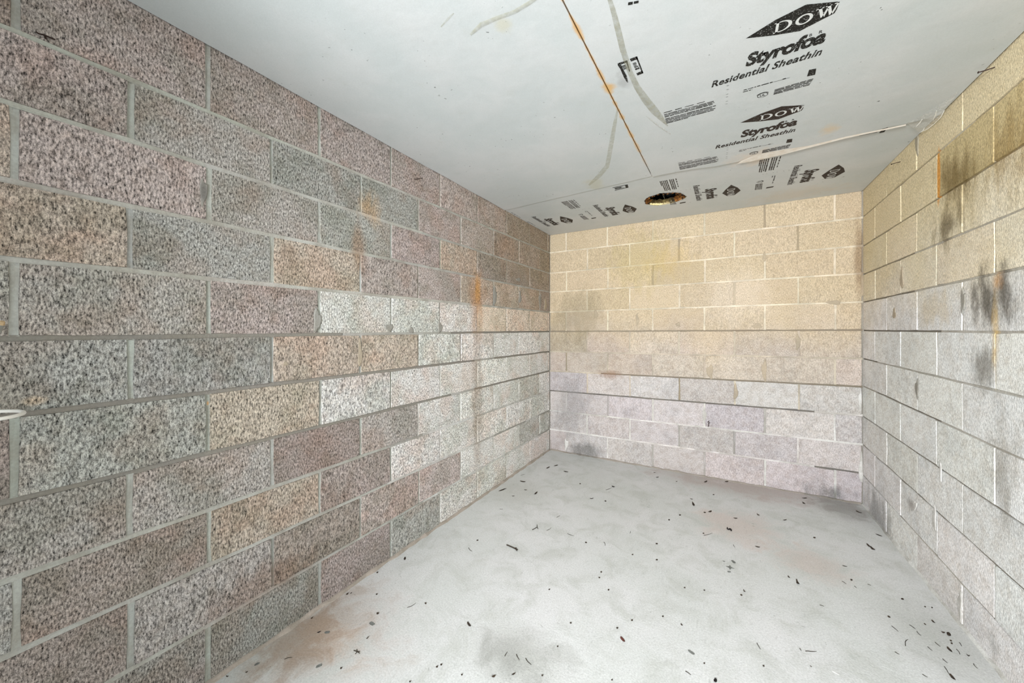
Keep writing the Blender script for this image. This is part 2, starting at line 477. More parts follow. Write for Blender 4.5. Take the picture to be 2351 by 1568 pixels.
def mort_left(c, u, bed):  # low mortar toward the far end paler: light there put into its colour
    r = random.random()
    if bed:
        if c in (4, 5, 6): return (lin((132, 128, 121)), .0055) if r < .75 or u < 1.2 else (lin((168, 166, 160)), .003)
        if c <= 3 and u > 1.4: return (lin((198, 197, 193)), .0025) if r < .8 else (lin((160, 158, 152)), .004)
        return (jit(lin((172, 171, 164)), .06), .0035)
    if u > 1.5: return (jit(lin((206, 205, 200)), .08), R(.002, .004)) if c <= 5 else (jit(lin((168, 164, 156)), .16), R(.003, .006))
    return (jit(lin((162, 164, 158)), .08), R(.003, .0055))
def mort_back(c, u, bed):
    r = random.random()
    if c >= 7: lt = lin((218, 208, 188))
    elif c >= 4: lt = lin((190, 178, 162))
    else: lt = lin((204, 200, 196))
    if bed:
        if c >= 7: return (jit(lt, .05), .003) if r < .85 else (lin((150, 136, 112)), .006)
        if c >= 4: return (lin((128, 118, 104)), .006) if r < .6 else (jit(lt, .05), .003)
        return (lin((104, 100, 96)), .0065) if r < .3 else (jit(lt, .05), .0015)
    if r < .3: return (jit(lin((150, 138, 118)) if c > 3 else lin((168, 164, 160)), .1), R(.004, .006))
    return (jit(lt, .08), R(.0015, .004))
def mort_right(c, u, bed):
    r = random.random()
    if bed: return (lin((118, 113, 104)), .0075) if r < .7 else (lin((176, 172, 164)), .004)
    if c <= 5: return (jit(lin((222, 221, 217)), .08), R(.001, .003)) if r < .6 else (jit(lin((190, 188, 184)), .08), R(.002, .004))
    return (jit(lin((206, 196, 174)), .08), R(.002, .004)) if r < .25 else (jit(lin((150, 142, 126)), .14), R(.004, .007))

def wall_shell(name, verts_box, mat, colour):
    V, F = verts_box
    o = mk(name, V, F, mat, color=colour)
    tag(o, kind='structure'); return o

TH = 0.20; MD = 0.0095; WTOP = 2.42
mcol = lin((150, 146, 138))
wl = wall_shell('wall_left', boxvf(XL - TH, XL - MD, YR, YB + TH, 0, WTOP), M_MORT['L'], mcol)
wb = wall_shell('wall_back', boxvf(XL - MD, XR + MD, YB + MD, YB + TH, 0, WTOP), M_MORT['B'], mcol)
wr = wall_shell('wall_right', boxvf(XR + MD, XR + TH, YR, YB + TH, 0, WTOP), M_MORT['R'], mcol)
V, F = boxvf(XL - TH, DOOR[0], YR - TH, YR, 0, WTOP)
boxvf(DOOR[1], XR + TH, YR - TH, YR, 0, WTOP, V, F); boxvf(DOOR[0], DOOR[1], YR - TH, YR, DOOR[2], WTOP, V, F)
wq = wall_shell('wall_rear', (V, F), M_MORT['L'], mcol)

lo_ = [on_left(x, 700)[0] for x in (37, 480, 734, 897.6, 1010.8, 1096, 1163, 1216)]
le_ = [on_left(x, 700)[0] for x in (301.4, 626, 828, 961, 1057.7, 1133, 1191, 1238.7)]
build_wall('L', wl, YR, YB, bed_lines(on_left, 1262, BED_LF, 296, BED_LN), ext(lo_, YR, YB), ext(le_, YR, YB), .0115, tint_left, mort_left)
bo_ = [on_back(x, 700)[0] for x in (1300, 1395, 1499, 1618, 1756, 1917)]
be_ = [on_back(x, 700)[0] for x in (1348, 1446, 1559, 1687, 1833)]
build_wall('B', wb, XL, XR, bed_lines(on_back, 1262, BED_LF, 1983, BED_BR), bo_, be_, .0095, tint_back, mort_back)
ro_ = [on_right(x, 700)[0] for x in (2036, 2106, 2210.5)]
re_ = [on_right(x, 700)[0] for x in (2009, 2068, 2151, 2284)]
build_wall('R', wr, YR, YB, bed_lines(on_right, 1988, BED_RF, 2285, BED_RN), ext(ro_, YR, YB), ext(re_, YR, YB), .0065, tint_right, mort_right)

# floor slab
V, F = boxvf(XL - TH, XR + TH, YR - 1.2, YB + TH, -.12, 0)
fl = tag(mk('floor', V, F, M_FLOOR), kind='structure')

# mortar fillets where the walls meet the floor
def fillet(name, wall, u0, u1, wid, hgt, mat, colour, n=60):
    P = FR[wall]; V, F = [], []
    for i in range(n + 1):
        u = lerp(u0, u1, i / n); a = wid * R(.5, 1.25); h = hgt * R(.5, 1.3)
        V += [P(u, h, .004), P(u, h * .8, -a * .35), P(u, h * .25, -a * .9), P(u, -.002, -a * 1.1)]
    for i in range(n):
        for q in range(3):
            k = i * 4 + q; F.append((k, k + 1, k + 5, k + 4))
    o = mk(name, V, F, mat, color=colour); tag(o, kind='structure'); return o
fillet('trim_1', 'L', YR + .01, YB - .01, .016, .013, M_MORT['L'], lin((164, 154, 144)), 90)
fillet('trim_2', 'B', XL + .01, XR - .01, .014, .012, M_MORT['B'], lin((150, 142, 134)), 60)
fillet('trim_3', 'R', YR + .01, YB - .01, .010, .012, M_MORT['R'], lin((204, 204, 200)), 90)

# mortar smears left on the faces of the blocks (pixel centre, half-size in px, tone)
def smear(wall, parent, x, y, hw, hh, tone, lean=0.0):
    fn = {'L': on_left, 'R': on_right, 'B': on_back}[wall]; P = FR[wall]
    n = 14; V = []; 
    ph = R(0, 6)
    for ring_, dep in ((1.0, .0), (.8, -.0032)):
        for i in range(n):
            a = 2 * math.pi * i / n
            rr = ring_ * (1 + .22 * math.sin(3 * a + ph) + .12 * math.sin(5 * a + 2 * ph))
            py = y + hh * rr * math.sin(a); px = x + hw * rr * math.cos(a) + lean * (py - y)
            u, z = fn(px, py); V.append(P(u, z, dep))
    F = [(i, (i + 1) % n, n + (i + 1) % n, n + i) for i in range(n)] + [tuple(range(n, 2 * n))]
    o = mk('mortar_smear', V, F, M_MORT[wall], parent, color=tone)
SG = lin((144, 142, 136)); SB = lin((172, 158, 138)); SL = lin((206, 204, 200))
for a in ((467, 440, 9, 30, SG), (728, 735, 9, 26, SG), (893, 752, 10, 8, SG), (943, 758, 6, 7, SG), (1010, 752, 5, 12, SG),
          (826, 812, 5, 34, SB), (1240, 690, 3, 16, SG), (1252, 700, 3, 14, SB), (1136, 680, 4, 22, SG), (1194, 683, 3, 14, SG),
          (655, 835, 6, 5, SB), (1190, 642, 5, 4, SG)):
    smear('L', wl, *a)
for a in ((1463, 735, 4, 14, SB), (1738, 748, 12, 6, SB), (1832, 785, 6, 18, SB), (1678, 675, 5, 12, SB), (1630, 853, 8, 16, SB), (1755, 850, 6, 24, SB),
          (1689, 900, 5, 18, SB), (1772, 555, 5, 6, SB), (1368, 722, 5, 10, SB), (1915, 694, 18, 5, SB), (1980, 655, 5, 28, SB), (1977, 1075, 5, 36, SL),
          (1975, 920, 4, 26, SL), (1617, 955, 5, 18, SL), (1557, 745, 5, 5, SB), (1755, 590, 4, 12, SB), (1300, 1020, 4, 12, SL)):
    smear('B', wb, *a)
for a in ((2071, 640, 4, 26, SB), (2054, 720, 4, 14, SB), (2106, 892, 4, 22, SG), (2212, 690, 5, 30, SG), (2102, 1160, 4, 10, SL), (2146, 1190, 4, 30, SL),
          (2205, 1390, 5, 34, SL), (2160, 1085, 3, 22, SL), (2106, 330, 4, 26, SG)):
    smear('R', wr, *a)

# ------------------------------------------------------------------ ceiling: deck and three foam boards
s0, s1 = ceil_xy(1293, 0), ceil_xy(1497, 403)
SEAM_K = (s1[0] - s0[0]) / (s1[1] - s0[1]); SEAM_0 = s0[0] - SEAM_K * s0[1]; SEAM_END = s1[1] + .004
M_FOAM = foam_material()
M_DECK = plain('deck_dark', (52, 46, 40), .95, .1, .6, 20)
V, F = boxvf(XL - TH, XR + TH, YR - TH, YB + TH, 2.36, 2.42)
ce = tag(mk('ceiling', V, F, M_DECK), kind='structure')
M_EDGE = plain('foam_edge', (196, 182, 140), .85, .15, .8, 45, (120, 84, 44), bump=.004)

def slab(name, outline, z, th, mat, hole=None, parent=None, zfn=None, edge_mat=None):
    """foam board: polygon outline (x,y), bottom face at z, thickness th, optional hole loop"""
    bm = bmesh.new()
    def loop(pts, zz): return [bm.verts.new((p[0], p[1], zz + (zfn(p[0], p[1]) if zfn else 0))) for p in pts]
    loops_b = [loop(outline, z)] + ([loop(hole, z)] if hole else [])
    loops_t = [loop(outline, z + th)] + ([loop([(lerp(p[0], hole_c[0], -.02), lerp(p[1], hole_c[1], -.02)) for p in hole], z + th)] if hole else [])
    for ls in (loops_b, loops_t):
        es = []
        for l in ls:
            for i in range(len(l)): es.append(bm.edges.new((l[i], l[(i + 1) % len(l)])))
        bmesh.ops.triangle_fill(bm, use_beauty=True, edges=es)
    for li, (lb, lt) in enumerate(zip(loops_b, loops_t)):
        for i in range(len(lb)):
            j = (i + 1) % len(lb)
            f = bm.faces.new((lb[i], lb[j], lt[j], lt[i]))
            if li == 1: f.material_index = 1
    bmesh.ops.recalc_face_normals(bm, faces=bm.faces)
    me = bpy.data.meshes.new(name); bm.to_mesh(me); bm.free()
    me.materials.append(mat); me.materials.append(edge_mat or mat)
    o = bpy.data.objects.new(name, me); COL.objects.link(o); o.parent = parent
    return o

def edge_pts(a, b, n, amp):
    return [(lerp(a[0], b[0], i / n), lerp(a[1], b[1], i / n) + (R(-amp, amp) if 0 < i < n else 0)) for i in range(n)]
seam_at = lambda y: SEAM_0 + SEAM_K * y
GAPW = .003; BY = SEAM_END
bl, bm_, br_ = ceil_xy(1150, 484), (seam_at(BY), BY), ceil_xy(2083, 281)
Z_LEFT, Z_RIGHT, Z_BACK = ZC - .002, ZC - .006, ZC + .002
# left board, plain
wallgap = .004
left_out = [(XL + wallgap, YR + .01), (seam_at(YR) - GAPW, YR + .01), (bm_[0] - GAPW, bm_[1])] + \
           edge_pts((bm_[0] - GAPW, bm_[1]), (XL + wallgap, bl[1]), 8, .002)[1:] + \
           [(XL + wallgap, bl[1])] + [(XL + wallgap + R(0, .006), y) for y in [2.3 - .16 * i for i in range(12)]]
b_left = slab('foam_board', left_out, Z_LEFT, .025, M_FOAM, parent=ce)
tag(b_left, 'plain light grey foam board with clean face')
# right board, large print; its far edge sags a little
right_out = [(seam_at(YR) + GAPW, YR + .01), (XR - .005, YR + .01), (XR - .005, 1.6), (XR - .006, br_[1] - .02), (br_[0], br_[1])]
e = [ceil_xy(x, y) for x, y in ((2040, 289), (1960, 309), (1880, 330), (1800, 350), (1740, 360), (1690, 370), (1640, 380), (1590, 386), (1540, 395))]
right_out += e + [(bm_[0] + GAPW, bm_[1])]
b_right = slab('foam_board', right_out, Z_RIGHT, .025, M_FOAM, parent=ce)
tag(b_right, 'light grey foam board printed with two large black diamond logos')
# back board with the burnt hole
hole_c = (-.376, 2.948)
hole = []
for i in range(72):
    a = 2 * math.pi * i / 72
    rr = 1 + .05 * math.sin(3 * a + 1) + .04 * math.sin(7 * a) + R(-.035, .035)
    hole.append((hole_c[0] + .140 * rr * math.cos(a), hole_c[1] + .128 * rr * math.sin(a)))
back_out = [(XL + wallgap, bl[1] - .03), (bm_[0], bm_[1] - .02), (br_[0], br_[1] - .03), (XR - .004, br_[1] - .03), (XR - .004, YB - .004), (XL + wallgap, YB - .004)]
b_back = slab('foam_board', back_out, Z_BACK, .022, M_FOAM, hole=hole, parent=ce, edge_mat=M_EDGE)
tag(b_back, 'foam board with burnt hole and rows of small turned prints')

# ragged scorched rim and what shows inside the hole
M_CHAR = plain('charred_foam', (52, 34, 20), .9, .2, .9, 90, (24, 16, 12), bump=.003)
M_TAN = plain('scorched_tan_foam', (156, 104, 50), .9, .2, .9, 60, (84, 50, 24), bump=.003)
M_CREAM = plain('bare_foam', (232, 220, 170), .85, .2, .5, 30, (206, 184, 120), bump=.003)
V, F = [], []
V2, F2 = [], []
for i in range(150):
    a = R(0, 2 * math.pi)
    # scorched most on the near and left and right sides, far side is cut clean
    if math.sin(a) > .45: continue
    rr = R(.93, 1.02)
    c = Vector((hole_c[0] + .138 * rr * math.cos(a), hole_c[1] + .126 * rr * math.sin(a), Z_BACK))
    out = Vector((math.cos(a), math.sin(a), 0)); tan = Vector((-math.sin(a), math.cos(a), 0))
    ln, wd = R(.006, .020), R(.004, .012)
    tip = c + out * (ln * R(-.9, .65)) + Vector((0, 0, -R(.002, .011))) + tan * R(-.008, .008)
    VV, FF = (V, F) if random.random() < .6 else (V2, F2)
    n = len(VV)
    up = Vector((0, 0, R(.004, .018)))
    VV += [tuple(c + tan * wd), tuple(c - tan * wd), tuple(tip), tuple(c + up + tan * wd * .6 - out * .006), tuple(c + up - tan * wd * .6 - out * .006)]
    FF += [(n, n + 1, n + 2), (n, n + 3, n + 4, n + 1), (n + 3, n, n + 2), (n + 1, n + 4, n + 2), (n + 4, n + 3, n + 2)]
mk('charred_rim', V, F, M_CHAR, b_back)['kind'] = 'stuff'
mk('scorched_rim', V2, F2, M_TAN, b_back)['kind'] = 'stuff'
# far inner wall of the hole: pale bare foam lip below, browned batt above, dark void behind
M_BATT = plain('browned_batt', (118, 104, 66), .9, .15, .9, 35, (60, 44, 26), bump=.006)
def arc_band(name, a0, a1, rows_, mat):
    V, F = [], []; n = 26; k_ = len(rows_)
    for i in range(n):
        a = math.radians(lerp(a0, a1, i / (n - 1))); q = .985 + R(-.015, .015)
        x, y = hole_c[0] + .140 * q * math.cos(a), hole_c[1] + .128 * q * math.sin(a)
        for inw, up, wob in rows_:
            V.append((lerp(x, hole_c[0], inw + R(-wob, wob)), lerp(y, hole_c[1], inw + R(-wob, wob)), Z_BACK + up + R(-wob, wob) * .06))
    for i in range(n - 1):
        for q in range(k_ - 1): k = i * k_ + q; F.append((k, k + 1, k + k_ + 1, k + k_))
    return mk(name, V, F, mat, b_back)
arc_band('foam_lip', 68, 150, ((0, -.001, .0), (.02, .013, .04)), M_CREAM)
arc_band('scorched_lip', 150, 205, ((0, -.001, .02), (.08, .012, .08), (.18, .026, .1)), M_TAN)
arc_band('scorched_lip', -30, 60, ((0, -.001, .02), (.10, .014, .08), (.22, .030, .12)), M_TAN)
arc_band('brown_batt', 20, 165, ((.03, .012, .03), (.08, .026, .06), (.14, .036, .08)), M_BATT)
M_GREYD = plain('dark_grey_sheet', (46, 52, 56), .5, .4, .5, 25)
V, F = boxvf(-.372, -.275, 2.80, 3.10, 2.268, 2.352)
boxvf(-.386, -.381, 2.80, 3.04, 2.240, 2.300, V, F)
mk('duct_remnant', V, F, M_GREYD, b_back)

# ------------------------------------------------------------------ print on the boards
INK = None
def ink_material(name, c, wear):
    k = NT(name, .6, .2)
    n = k.noise(260, 2, .6); m = k.noise(30, 3, .6)
    f = k.math('MULTIPLY', k.ramp(n, .60, .66), k.ramp(m, .35, .6, .15, 1.0))
    col = k.mix(k.math('MULTIPLY', f, wear), rgba(c), rgba((196, 198, 196)))
    k.base(col); return k.m
M_INK = ink_material('black_print', (26, 26, 24), .85)
M_INK2 = ink_material('brown_black_print', (40, 30, 26), .35)
M_WHITE = plain('unprinted_white', (206, 208, 206), .55, .3, .1, 30)

def text_poly(body, bold=0.0, spacing=1.0):
    cu = bpy.data.curves.new('tmp_text', 'FONT')
    cu.body = body; cu.size = 1.0; cu.offset = bold; cu.space_character = spacing; cu.resolution_u = 3
    cu.fill_mode = 'FRONT'; cu.dimensions = '2D'
    ob = bpy.data.objects.new('tmp_text', cu); COL.objects.link(ob)
    bpy.context.view_layer.update()
    me = bpy.data.meshes.new_from_object(ob.evaluated_get(bpy.context.evaluated_depsgraph_get()))
    v = [(p.co.x, p.co.y) for p in me.vertices]; f = [tuple(p.vertices) for p in me.polygons]
    bpy.data.objects.remove(ob); bpy.data.curves.remove(cu); bpy.data.meshes.remove(me)
    x0 = min(p[0] for p in v); x1 = max(p[0] for p in v)
    return [((p[0] - x0) / (x1 - x0), p[1]) for p in v], f
CAPH = max(p[1] for p in text_poly('H')[0])
T_BRAND = text_poly('Styrofoa', .045, .97)
T_PROD = text_poly('Residential Sheathin', .027, 1.05)
T_UL = text_poly('UL', .02)
T_B, T_R = text_poly('B', .01), text_poly('R', .01)

O1 = ceil_xy(1712.6, 83.5)                     # tip of the nearest diamond: origin of the printed design
def L1(x, y):
    p = ceil_xy(x, y); return (p[0] - O1[0], p[1] - O1[1])

class Art:
    def __init__(s): s.v, s.f = [], []
    def poly(s, pts):
        n = len(s.v); s.v += list(pts); s.f.append(tuple(range(n, n + len(pts))))
    def mesh(s, vf, p0, p1, top):
        (v, f) = vf; n = len(s.v)
        e1 = (p1[0] - p0[0], p1[1] - p0[1]); e2 = ((top[0] - p0[0]) / CAPH, (top[1] - p0[1]) / CAPH)
        s.v += [(p0[0] + a * e1[0] + b * e2[0], p0[1] + a * e1[1] + b * e2[1]) for a, b in v]
        s.f += [tuple(n + i for i in q) for q in f]
    def aff(s, polys, p0, p1, top):
        e1 = (p1[0] - p0[0], p1[1] - p0[1]); e2 = (top[0] - p0[0], top[1] - p0[1])
        for pl_ in polys:
            s.poly([(p0[0] + a * e1[0] + b * e2[0], p0[1] + a * e1[1] + b * e2[1]) for a, b in pl_])
    def dashes(s, a, b, th, lo=.006, hi=.028, gap=.003, fill=1.0, rnd=None):
        """one line of fine print from a to b, drawn as word-sized dashes"""
        rnd = rnd or random
        ax, ay = a; bx, by = b; L = math.hypot(bx - ax, by - ay); ux, uy = (bx - ax) / L, (by - ay) / L
        t = 0.0
        while t < L:
            d = min(rnd.uniform(lo, hi), L - t)
            if rnd.random() < fill and d > .001:
                h0 = th * rnd.uniform(.75, 1.1)
                q = [(ax + ux * t, ay + uy * t), (ax + ux * (t + d), ay + uy * (t + d))]
                s.poly([(q[0][0] - uy * h0 / 2, q[0][1] + ux * h0 / 2), (q[1][0] - uy * h0 / 2, q[1][1] + ux * h0 / 2),
                        (q[1][0] + uy * h0 / 2, q[1][1] - ux * h0 / 2), (q[0][0] + uy * h0 / 2, q[0][1] - ux * h0 / 2)])
            t += d + gap
    def clip(s, cut):
        """drop everything past s = cut in the reading direction"""
        bm = bmesh.new(); vs_ = [bm.verts.new((x, y, 0)) for x, y in s.v]
        for f in s.f:
            try: bm.faces.new([vs_[i] for i in f])
            except ValueError: pass
        bmesh.ops.bisect_plane(bm, geom=bm.verts[:] + bm.edges[:] + bm.faces[:], plane_co=(cut, 0, 0), plane_no=(1, 0, 0), clear_outer=True)
        bm.verts.index_update()
        s.v = [(v.co.x, v.co.y) for v in bm.verts]; s.f = [tuple(v.index for v in f.verts) for f in bm.faces]
        bm.free()

def ring_polys(cx_, cy_, ro, ri, a0=0, a1=360, n=28):
    out = []
    for i in range(n):
        p, q = math.radians(lerp(a0, a1, i / n)), math.radians(lerp(a0, a1, (i + 1) / n))
        out.append([(cx_ + ro[0] * math.cos(p), cy_ + ro[1] * math.sin(p)), (cx_ + ro[0] * math.cos(q), cy_ + ro[1] * math.sin(q)),
                    (cx_ + ri[0] * math.cos(q), cy_ + ri[1] * math.sin(q)), (cx_ + ri[0] * math.cos(p), cy_ + ri[1] * math.sin(p))])
    return out
def rect(x0, x1, y0, y1): return [(x0, y0), (x1, y0), (x1, y1), (x0, y1)]
def bar(x0, y0, x1, y1, w): return [(x0, y0), (x0 + w, y0), (x1 + w, y1), (x1, y1)]
GL_D = [rect(.10, .26, 0, 1), rect(0, .40, 0, .085), rect(0, .40, .915, 1)] + ring_polys(.40, .5, (.60, .5), (.40, .415), -90, 90, 18)
GL_O = ring_polys(.5, .5, (.5, .52), (.31, .40))
GL_W = [bar(.10, 1, .28, 0, .14), bar(.34, 0, .46, .75, .10), bar(.46, 1, .64, 0, .14), bar(.70, 0, .88, 1, .09), rect(0, .34, .92, 1), rect(.76, 1.05, .92, 1), rect(.40, .66, .92, 1)]

def z5(x, y): return L1(1600 + x / 6.53, y / 6.53)          # reading a close view of the nearest print
A_DIA, A_LET, A_BRAND, A_PROD, A_FINE = Art(), Art(), Art(), Art(), Art()
A_DIA.poly([z5(735, 547), z5(1180, 268), z5(1640, 36), z5(2112, -8), z5(2150, 30), z5(2060, 168), z5(1545, 436), z5(1150, 502)])
A_LET.aff(GL_D, z5(1140, 480), z5(1410, 388), z5(1168, 322))
A_LET.aff(GL_O, z5(1462, 372), z5(1722, 284), z5(1492, 226))
A_LET.aff(GL_W, z5(1752, 268), z5(2110, 148), z5(1790, 112))
A_BRAND.mesh(T_BRAND, z5(725, 972), z5(1905, 600), z5(775, 790))
A_BRAND.mesh(T_B, z5(1682, 522), z5(1725, 510), z5(1690, 482))
A_BRAND.mesh(T_R, z5(1825, 476), z5(1880, 462), z5(1838, 432))
A_PROD.mesh(T_PROD, z5(218, 1287), z5(1852, 796), z5(247, 1194))
A_FINE.poly([z5(1650, 1122), z5(1772, 1096), z5(1790, 1002), z5(1682, 1022)])
rr_ = random.Random(3)
A_FINE.dashes(z5(700, 1330), z5(1140, 1205), .006, rnd=rr_); A_FINE.dashes(z5(690, 1358), z5(830, 1320), .005, rnd=rr_)
A_FINE.dashes(z5(1140, 1208), z5(1390, 1140), .0016, .02, .06, .001, rnd=rr_); A_FINE.dashes(z5(1285, 1165), z5(1335, 1150), .006, rnd=rr_)
for i in range(5):
    t = i / 4
    A_FINE.dashes((lerp(z5(1165, 1325)[0], z5(1148, 1392)[0], t), lerp(z5(1165, 1325)[1], z5(1148, 1392)[1], t)),
                  (lerp(z5(1745, 1158)[0], z5(1690, 1245)[0], t), lerp(z5(1745, 1158)[1], z5(1690, 1245)[1], t)), .0055, .01, .035, .003, rnd=rr_)
uc = z5(985, 1405); ur = abs(z5(1065, 1405)[0] - uc[0])
A_FINE.aff(ring_polys(.5, .5, (.5, .5), (.43, .43)), (uc[0] - ur, uc[1] + ur * .82), (uc[0] + ur, uc[1] + ur * .82), (uc[0] - ur, uc[1] - ur * .82))
A_FINE.aff(ring_polys(.5, .5, (.62, .68), (.52, .55), 30, 155, 10), (uc[0] - ur, uc[1] + ur * .82), (uc[0] + ur, uc[1] + ur * .82), (uc[0] - ur, uc[1] - ur * .82))
A_FINE.mesh(T_UL, (uc[0] - ur * .5, uc[1] + ur * .38), (uc[0] + ur * .5, uc[1] + ur * .38), (uc[0] - ur * .5, uc[1] - ur * .38))
TL, TR_, BL, BR_ = L1(1523, 252), L1(1648, 226), L1(1529.5, 280.5), L1(1640, 251)
sA, sB, tA, tB = (TL[0] + BL[0]) / 2, (TR_[0] + BR_[0]) / 2, (TL[1] + TR_[1]) / 2, (BL[1] + BR_[1]) / 2
TL, TR_, BL, BR_ = (sA, tA), (sB, tA), (sA, tB), (sB, tB)
rows = [0, .17, .28, .39, .58, .69, .80, .91, 1.0]
for i, t in enumerate(rows):
    a = (lerp(TL[0], BL[0], t), lerp(TL[1], BL[1], t)); b = (lerp(TR_[0], BR_[0], t), lerp(TR_[1], BR_[1], t))
    if i == 0: A_FINE.dashes(a, (lerp(a[0], b[0], .8), lerp(a[1], b[1], .8)), .0055, .02, .05, .012, .9, rnd=rr_)
    elif i == 8: A_FINE.dashes(a, (lerp(a[0], b[0], .45), lerp(a[1], b[1], .45)), .0065, .012, .05, .0025, rnd=rr_)
    else: A_FINE.dashes(a, (lerp(a[0], b[0], rr_.uniform(.93, 1.0)), lerp(a[1], b[1], rr_.uniform(.93, 1.0))), .0065, .012, .05, .0025, rnd=rr_)
for t in (0, .2, .45, .6, .85, 1.0):
    p = (lerp(L1(1671, 193)[0], L1(1668, 235)[0], t), lerp(L1(1671, 193)[1], L1(1668, 235)[1], t))
    A_FINE.dashes((p[0] - .004, p[1]), (p[0] + .004, p[1]), .002, .01, .02, rnd=rr_)
CUT = .2345
for q in (A_DIA, A_LET, A_BRAND, A_PROD): q.clip(CUT)

def stamp(parent, origin, es, et, z, ink, tipx=None, tipy=None, wallx=None):
    """lay the printed design on a board: es = reading direction, et = downward direction"""
    for nm, art, mat, dz in (('printed_diamond', A_DIA, ink, .0004), ('diamond_lettering', A_LET, M_WHITE, .0009),
                             ('brand_lettering', A_BRAND, ink, .0004), ('product_lettering', A_PROD, ink, .0004), ('fine_print', A_FINE, ink, .0004)):
        vv = [(origin[0] + a * es[0] + b * et[0], origin[1] + a * es[1] + b * et[1], z - dz) for a, b in art.v]
        ff = art.f
        if wallx is not None:
            ff = [f for f in ff if all(vv[i][0] > wallx for i in f)]
            if not ff: continue
        o = mk(nm, vv, ff, mat, parent)
        if nm == 'printed_diamond': o['label'] = 'black diamond logo with white letters DOW'
stamp(b_right, O1, (1, 0), (0, 1), Z_RIGHT, M_INK)
O2 = ceil_xy(1700, 278.6)
FULL_FINE = (A_FINE.v, A_FINE.f)
stamp(b_right, O2, (1, .012), (0, 1), Z_RIGHT, M_INK2)
for dx in ((1286, 497), (1435, 470), (1678.8, 424.9), (1925.9, 378.4)):
    o_ = ceil_xy(*dx)
    stamp(b_back, o_, (0, .98), (-1, -.02), Z_BACK, M_INK2, wallx=XL + .008)

# stamped bar labels: (four pixel corners, clockwise) drawn as frame and bars
def bar_label(parent, corners, z, frame=(1, 1, 1, 1), fw=.10, nb=9, side='near'):
    c = [ceil_xy(*p) for p in corners]
    def m(a, b):
        p = (lerp(c[0][0], c[1][0], a), lerp(c[0][1], c[1][1], a)); q = (lerp(c[3][0], c[2][0], a), lerp(c[3][1], c[2][1], a))
        return (lerp(p[0], q[0], b), lerp(p[1], q[1], b))
    A = Art()
    def box(a0, a1, b0, b1): A.poly([m(a0, b0), m(a1, b0), m(a1, b1), m(a0, b1)])
    if frame[0]: box(0, 1, 0, fw)
    if frame[2]: box(0, 1, 1 - fw, 1)
    if frame[1]: box(1 - fw * 1.3, 1, 0, 1)
    if frame[3]: box(0, fw * 1.3, 0, 1)
    t = fw * 1.8
    while t < 1 - fw * 2:
        d = R(.03, .09); 
        box(.08, R(.5, .82), t, min(t + d, 1 - fw * 1.5)); t += d + R(.02, .05)
    mk('bar_label', [(x, y, z - .0005) for x, y in A.v], A.f, M_INK, parent)
def z6(x, y): return (1380 + x / 6.533, 60 + y / 6.533)
bar_label(b_right, (z6(430, 465), z6(540, 425), z6(635, 680), z6(545, 715)), Z_RIGHT, (1, 1, 1, 0), .15)
bar_label(b_right, (z6(275, 522), z6(392, 485), z6(438, 650), z6(360, 690)), Z_RIGHT, (1, 1, 0, 0), .17)
A = Art()
A.poly([ceil_xy(*z6(*p)) for p in ((245, 535), (285, 520), (335, 630), (385, 720), (405, 822), (385, 815), (340, 740), (290, 620), (255, 570))])
mk('ink_smudge', [(x, y, Z_RIGHT - .0005) for x, y in A.v], A.f, M_INK, b_right)
bar_label(b_back, ((1972, 302), (2041, 290), (2030, 304), (1966, 318)), Z_BACK, (1, 1, 0, 0), .14)
bar_label(b_back, ((1406, 431), (1441, 424), (1443, 431), (1412, 438)), Z_BACK, (1, 1, 1, 0), .14)
A = Art(); A.dashes(ceil_xy(1442, 4), ceil_xy(1466, -1), .010, .012, .02, .003)
mk('fine_print', [(x, y, Z_RIGHT - .0005) for x, y in A.v], A.f, M_INK, b_right)

# ------------------------------------------------------------------ wrinkles and tears in the plastic facing
def film_material(name, c, alpha, rough=.25):
    k = NT(name, rough, .5)
    n = k.noise(25, 3, .6)
    k.base(k.mix(k.ramp(n, .3, .7, 0, .5), rgba(c), rgba(tuple(v * .86 for v in c))))
    m2 = k.noise(45, 4, .65)
    k.put(k.b.inputs['Alpha'], k.ramp(m2, .3, .7, alpha * .45, min(1, alpha * 1.3)))
    return k.m
M_FILM = film_material('yellowed_film', (166, 164, 140), .42)
M_FILM2 = film_material('faint_yellowed_film', (176, 170, 136), .26)
M_CLEAR = film_material('clear_film', (214, 214, 208), .42, .12)
def film_fold(parent, pts, z, mat, lift=.010):
    """raised fold of facing along pixel points (x, y, half width px)"""
    V, F = [], []
    for i, (x, y, hw) in enumerate(pts):
        j0, j1 = pts[max(i - 1, 0)], pts[min(i + 1, len(pts) - 1)]
        dx, dy = j1[0] - j0[0], j1[1] - j0[1]; l = math.hypot(dx, dy)
        nx, ny = -dy / l, dx / l
        for t, h in ((-1, 0), (-.35, 1), (.3, .75), (1, 0)):
            p = ceil_xy(x + nx * hw * t, y + ny * hw * t)
            V.append((p[0], p[1], z - .0007 - lift * h * min(1, hw / 7)))
    for i in range(len(pts) - 1):
        for q in range(3): k = i * 4 + q; F.append((k, k + 1, k + 5, k + 4))
    return mk('film_wrinkle', V, F, mat, parent, smooth=True)
film_fold(b_right, [(1398, -12, 5), (1408, 20, 6), (1418, 60, 7), (1430, 110, 7), (1446, 160, 6), (1462, 195, 7), (1482, 225, 9), (1502, 250, 9), (1518, 268, 6), (1533, 286, 1)], Z_RIGHT, M_FILM, .003)
film_fold(b_right, [(1483, 262, 1), (1500, 276, 2), (1515, 288, 2), (1540, 305, 1)], Z_RIGHT, M_CLEAR, .006)
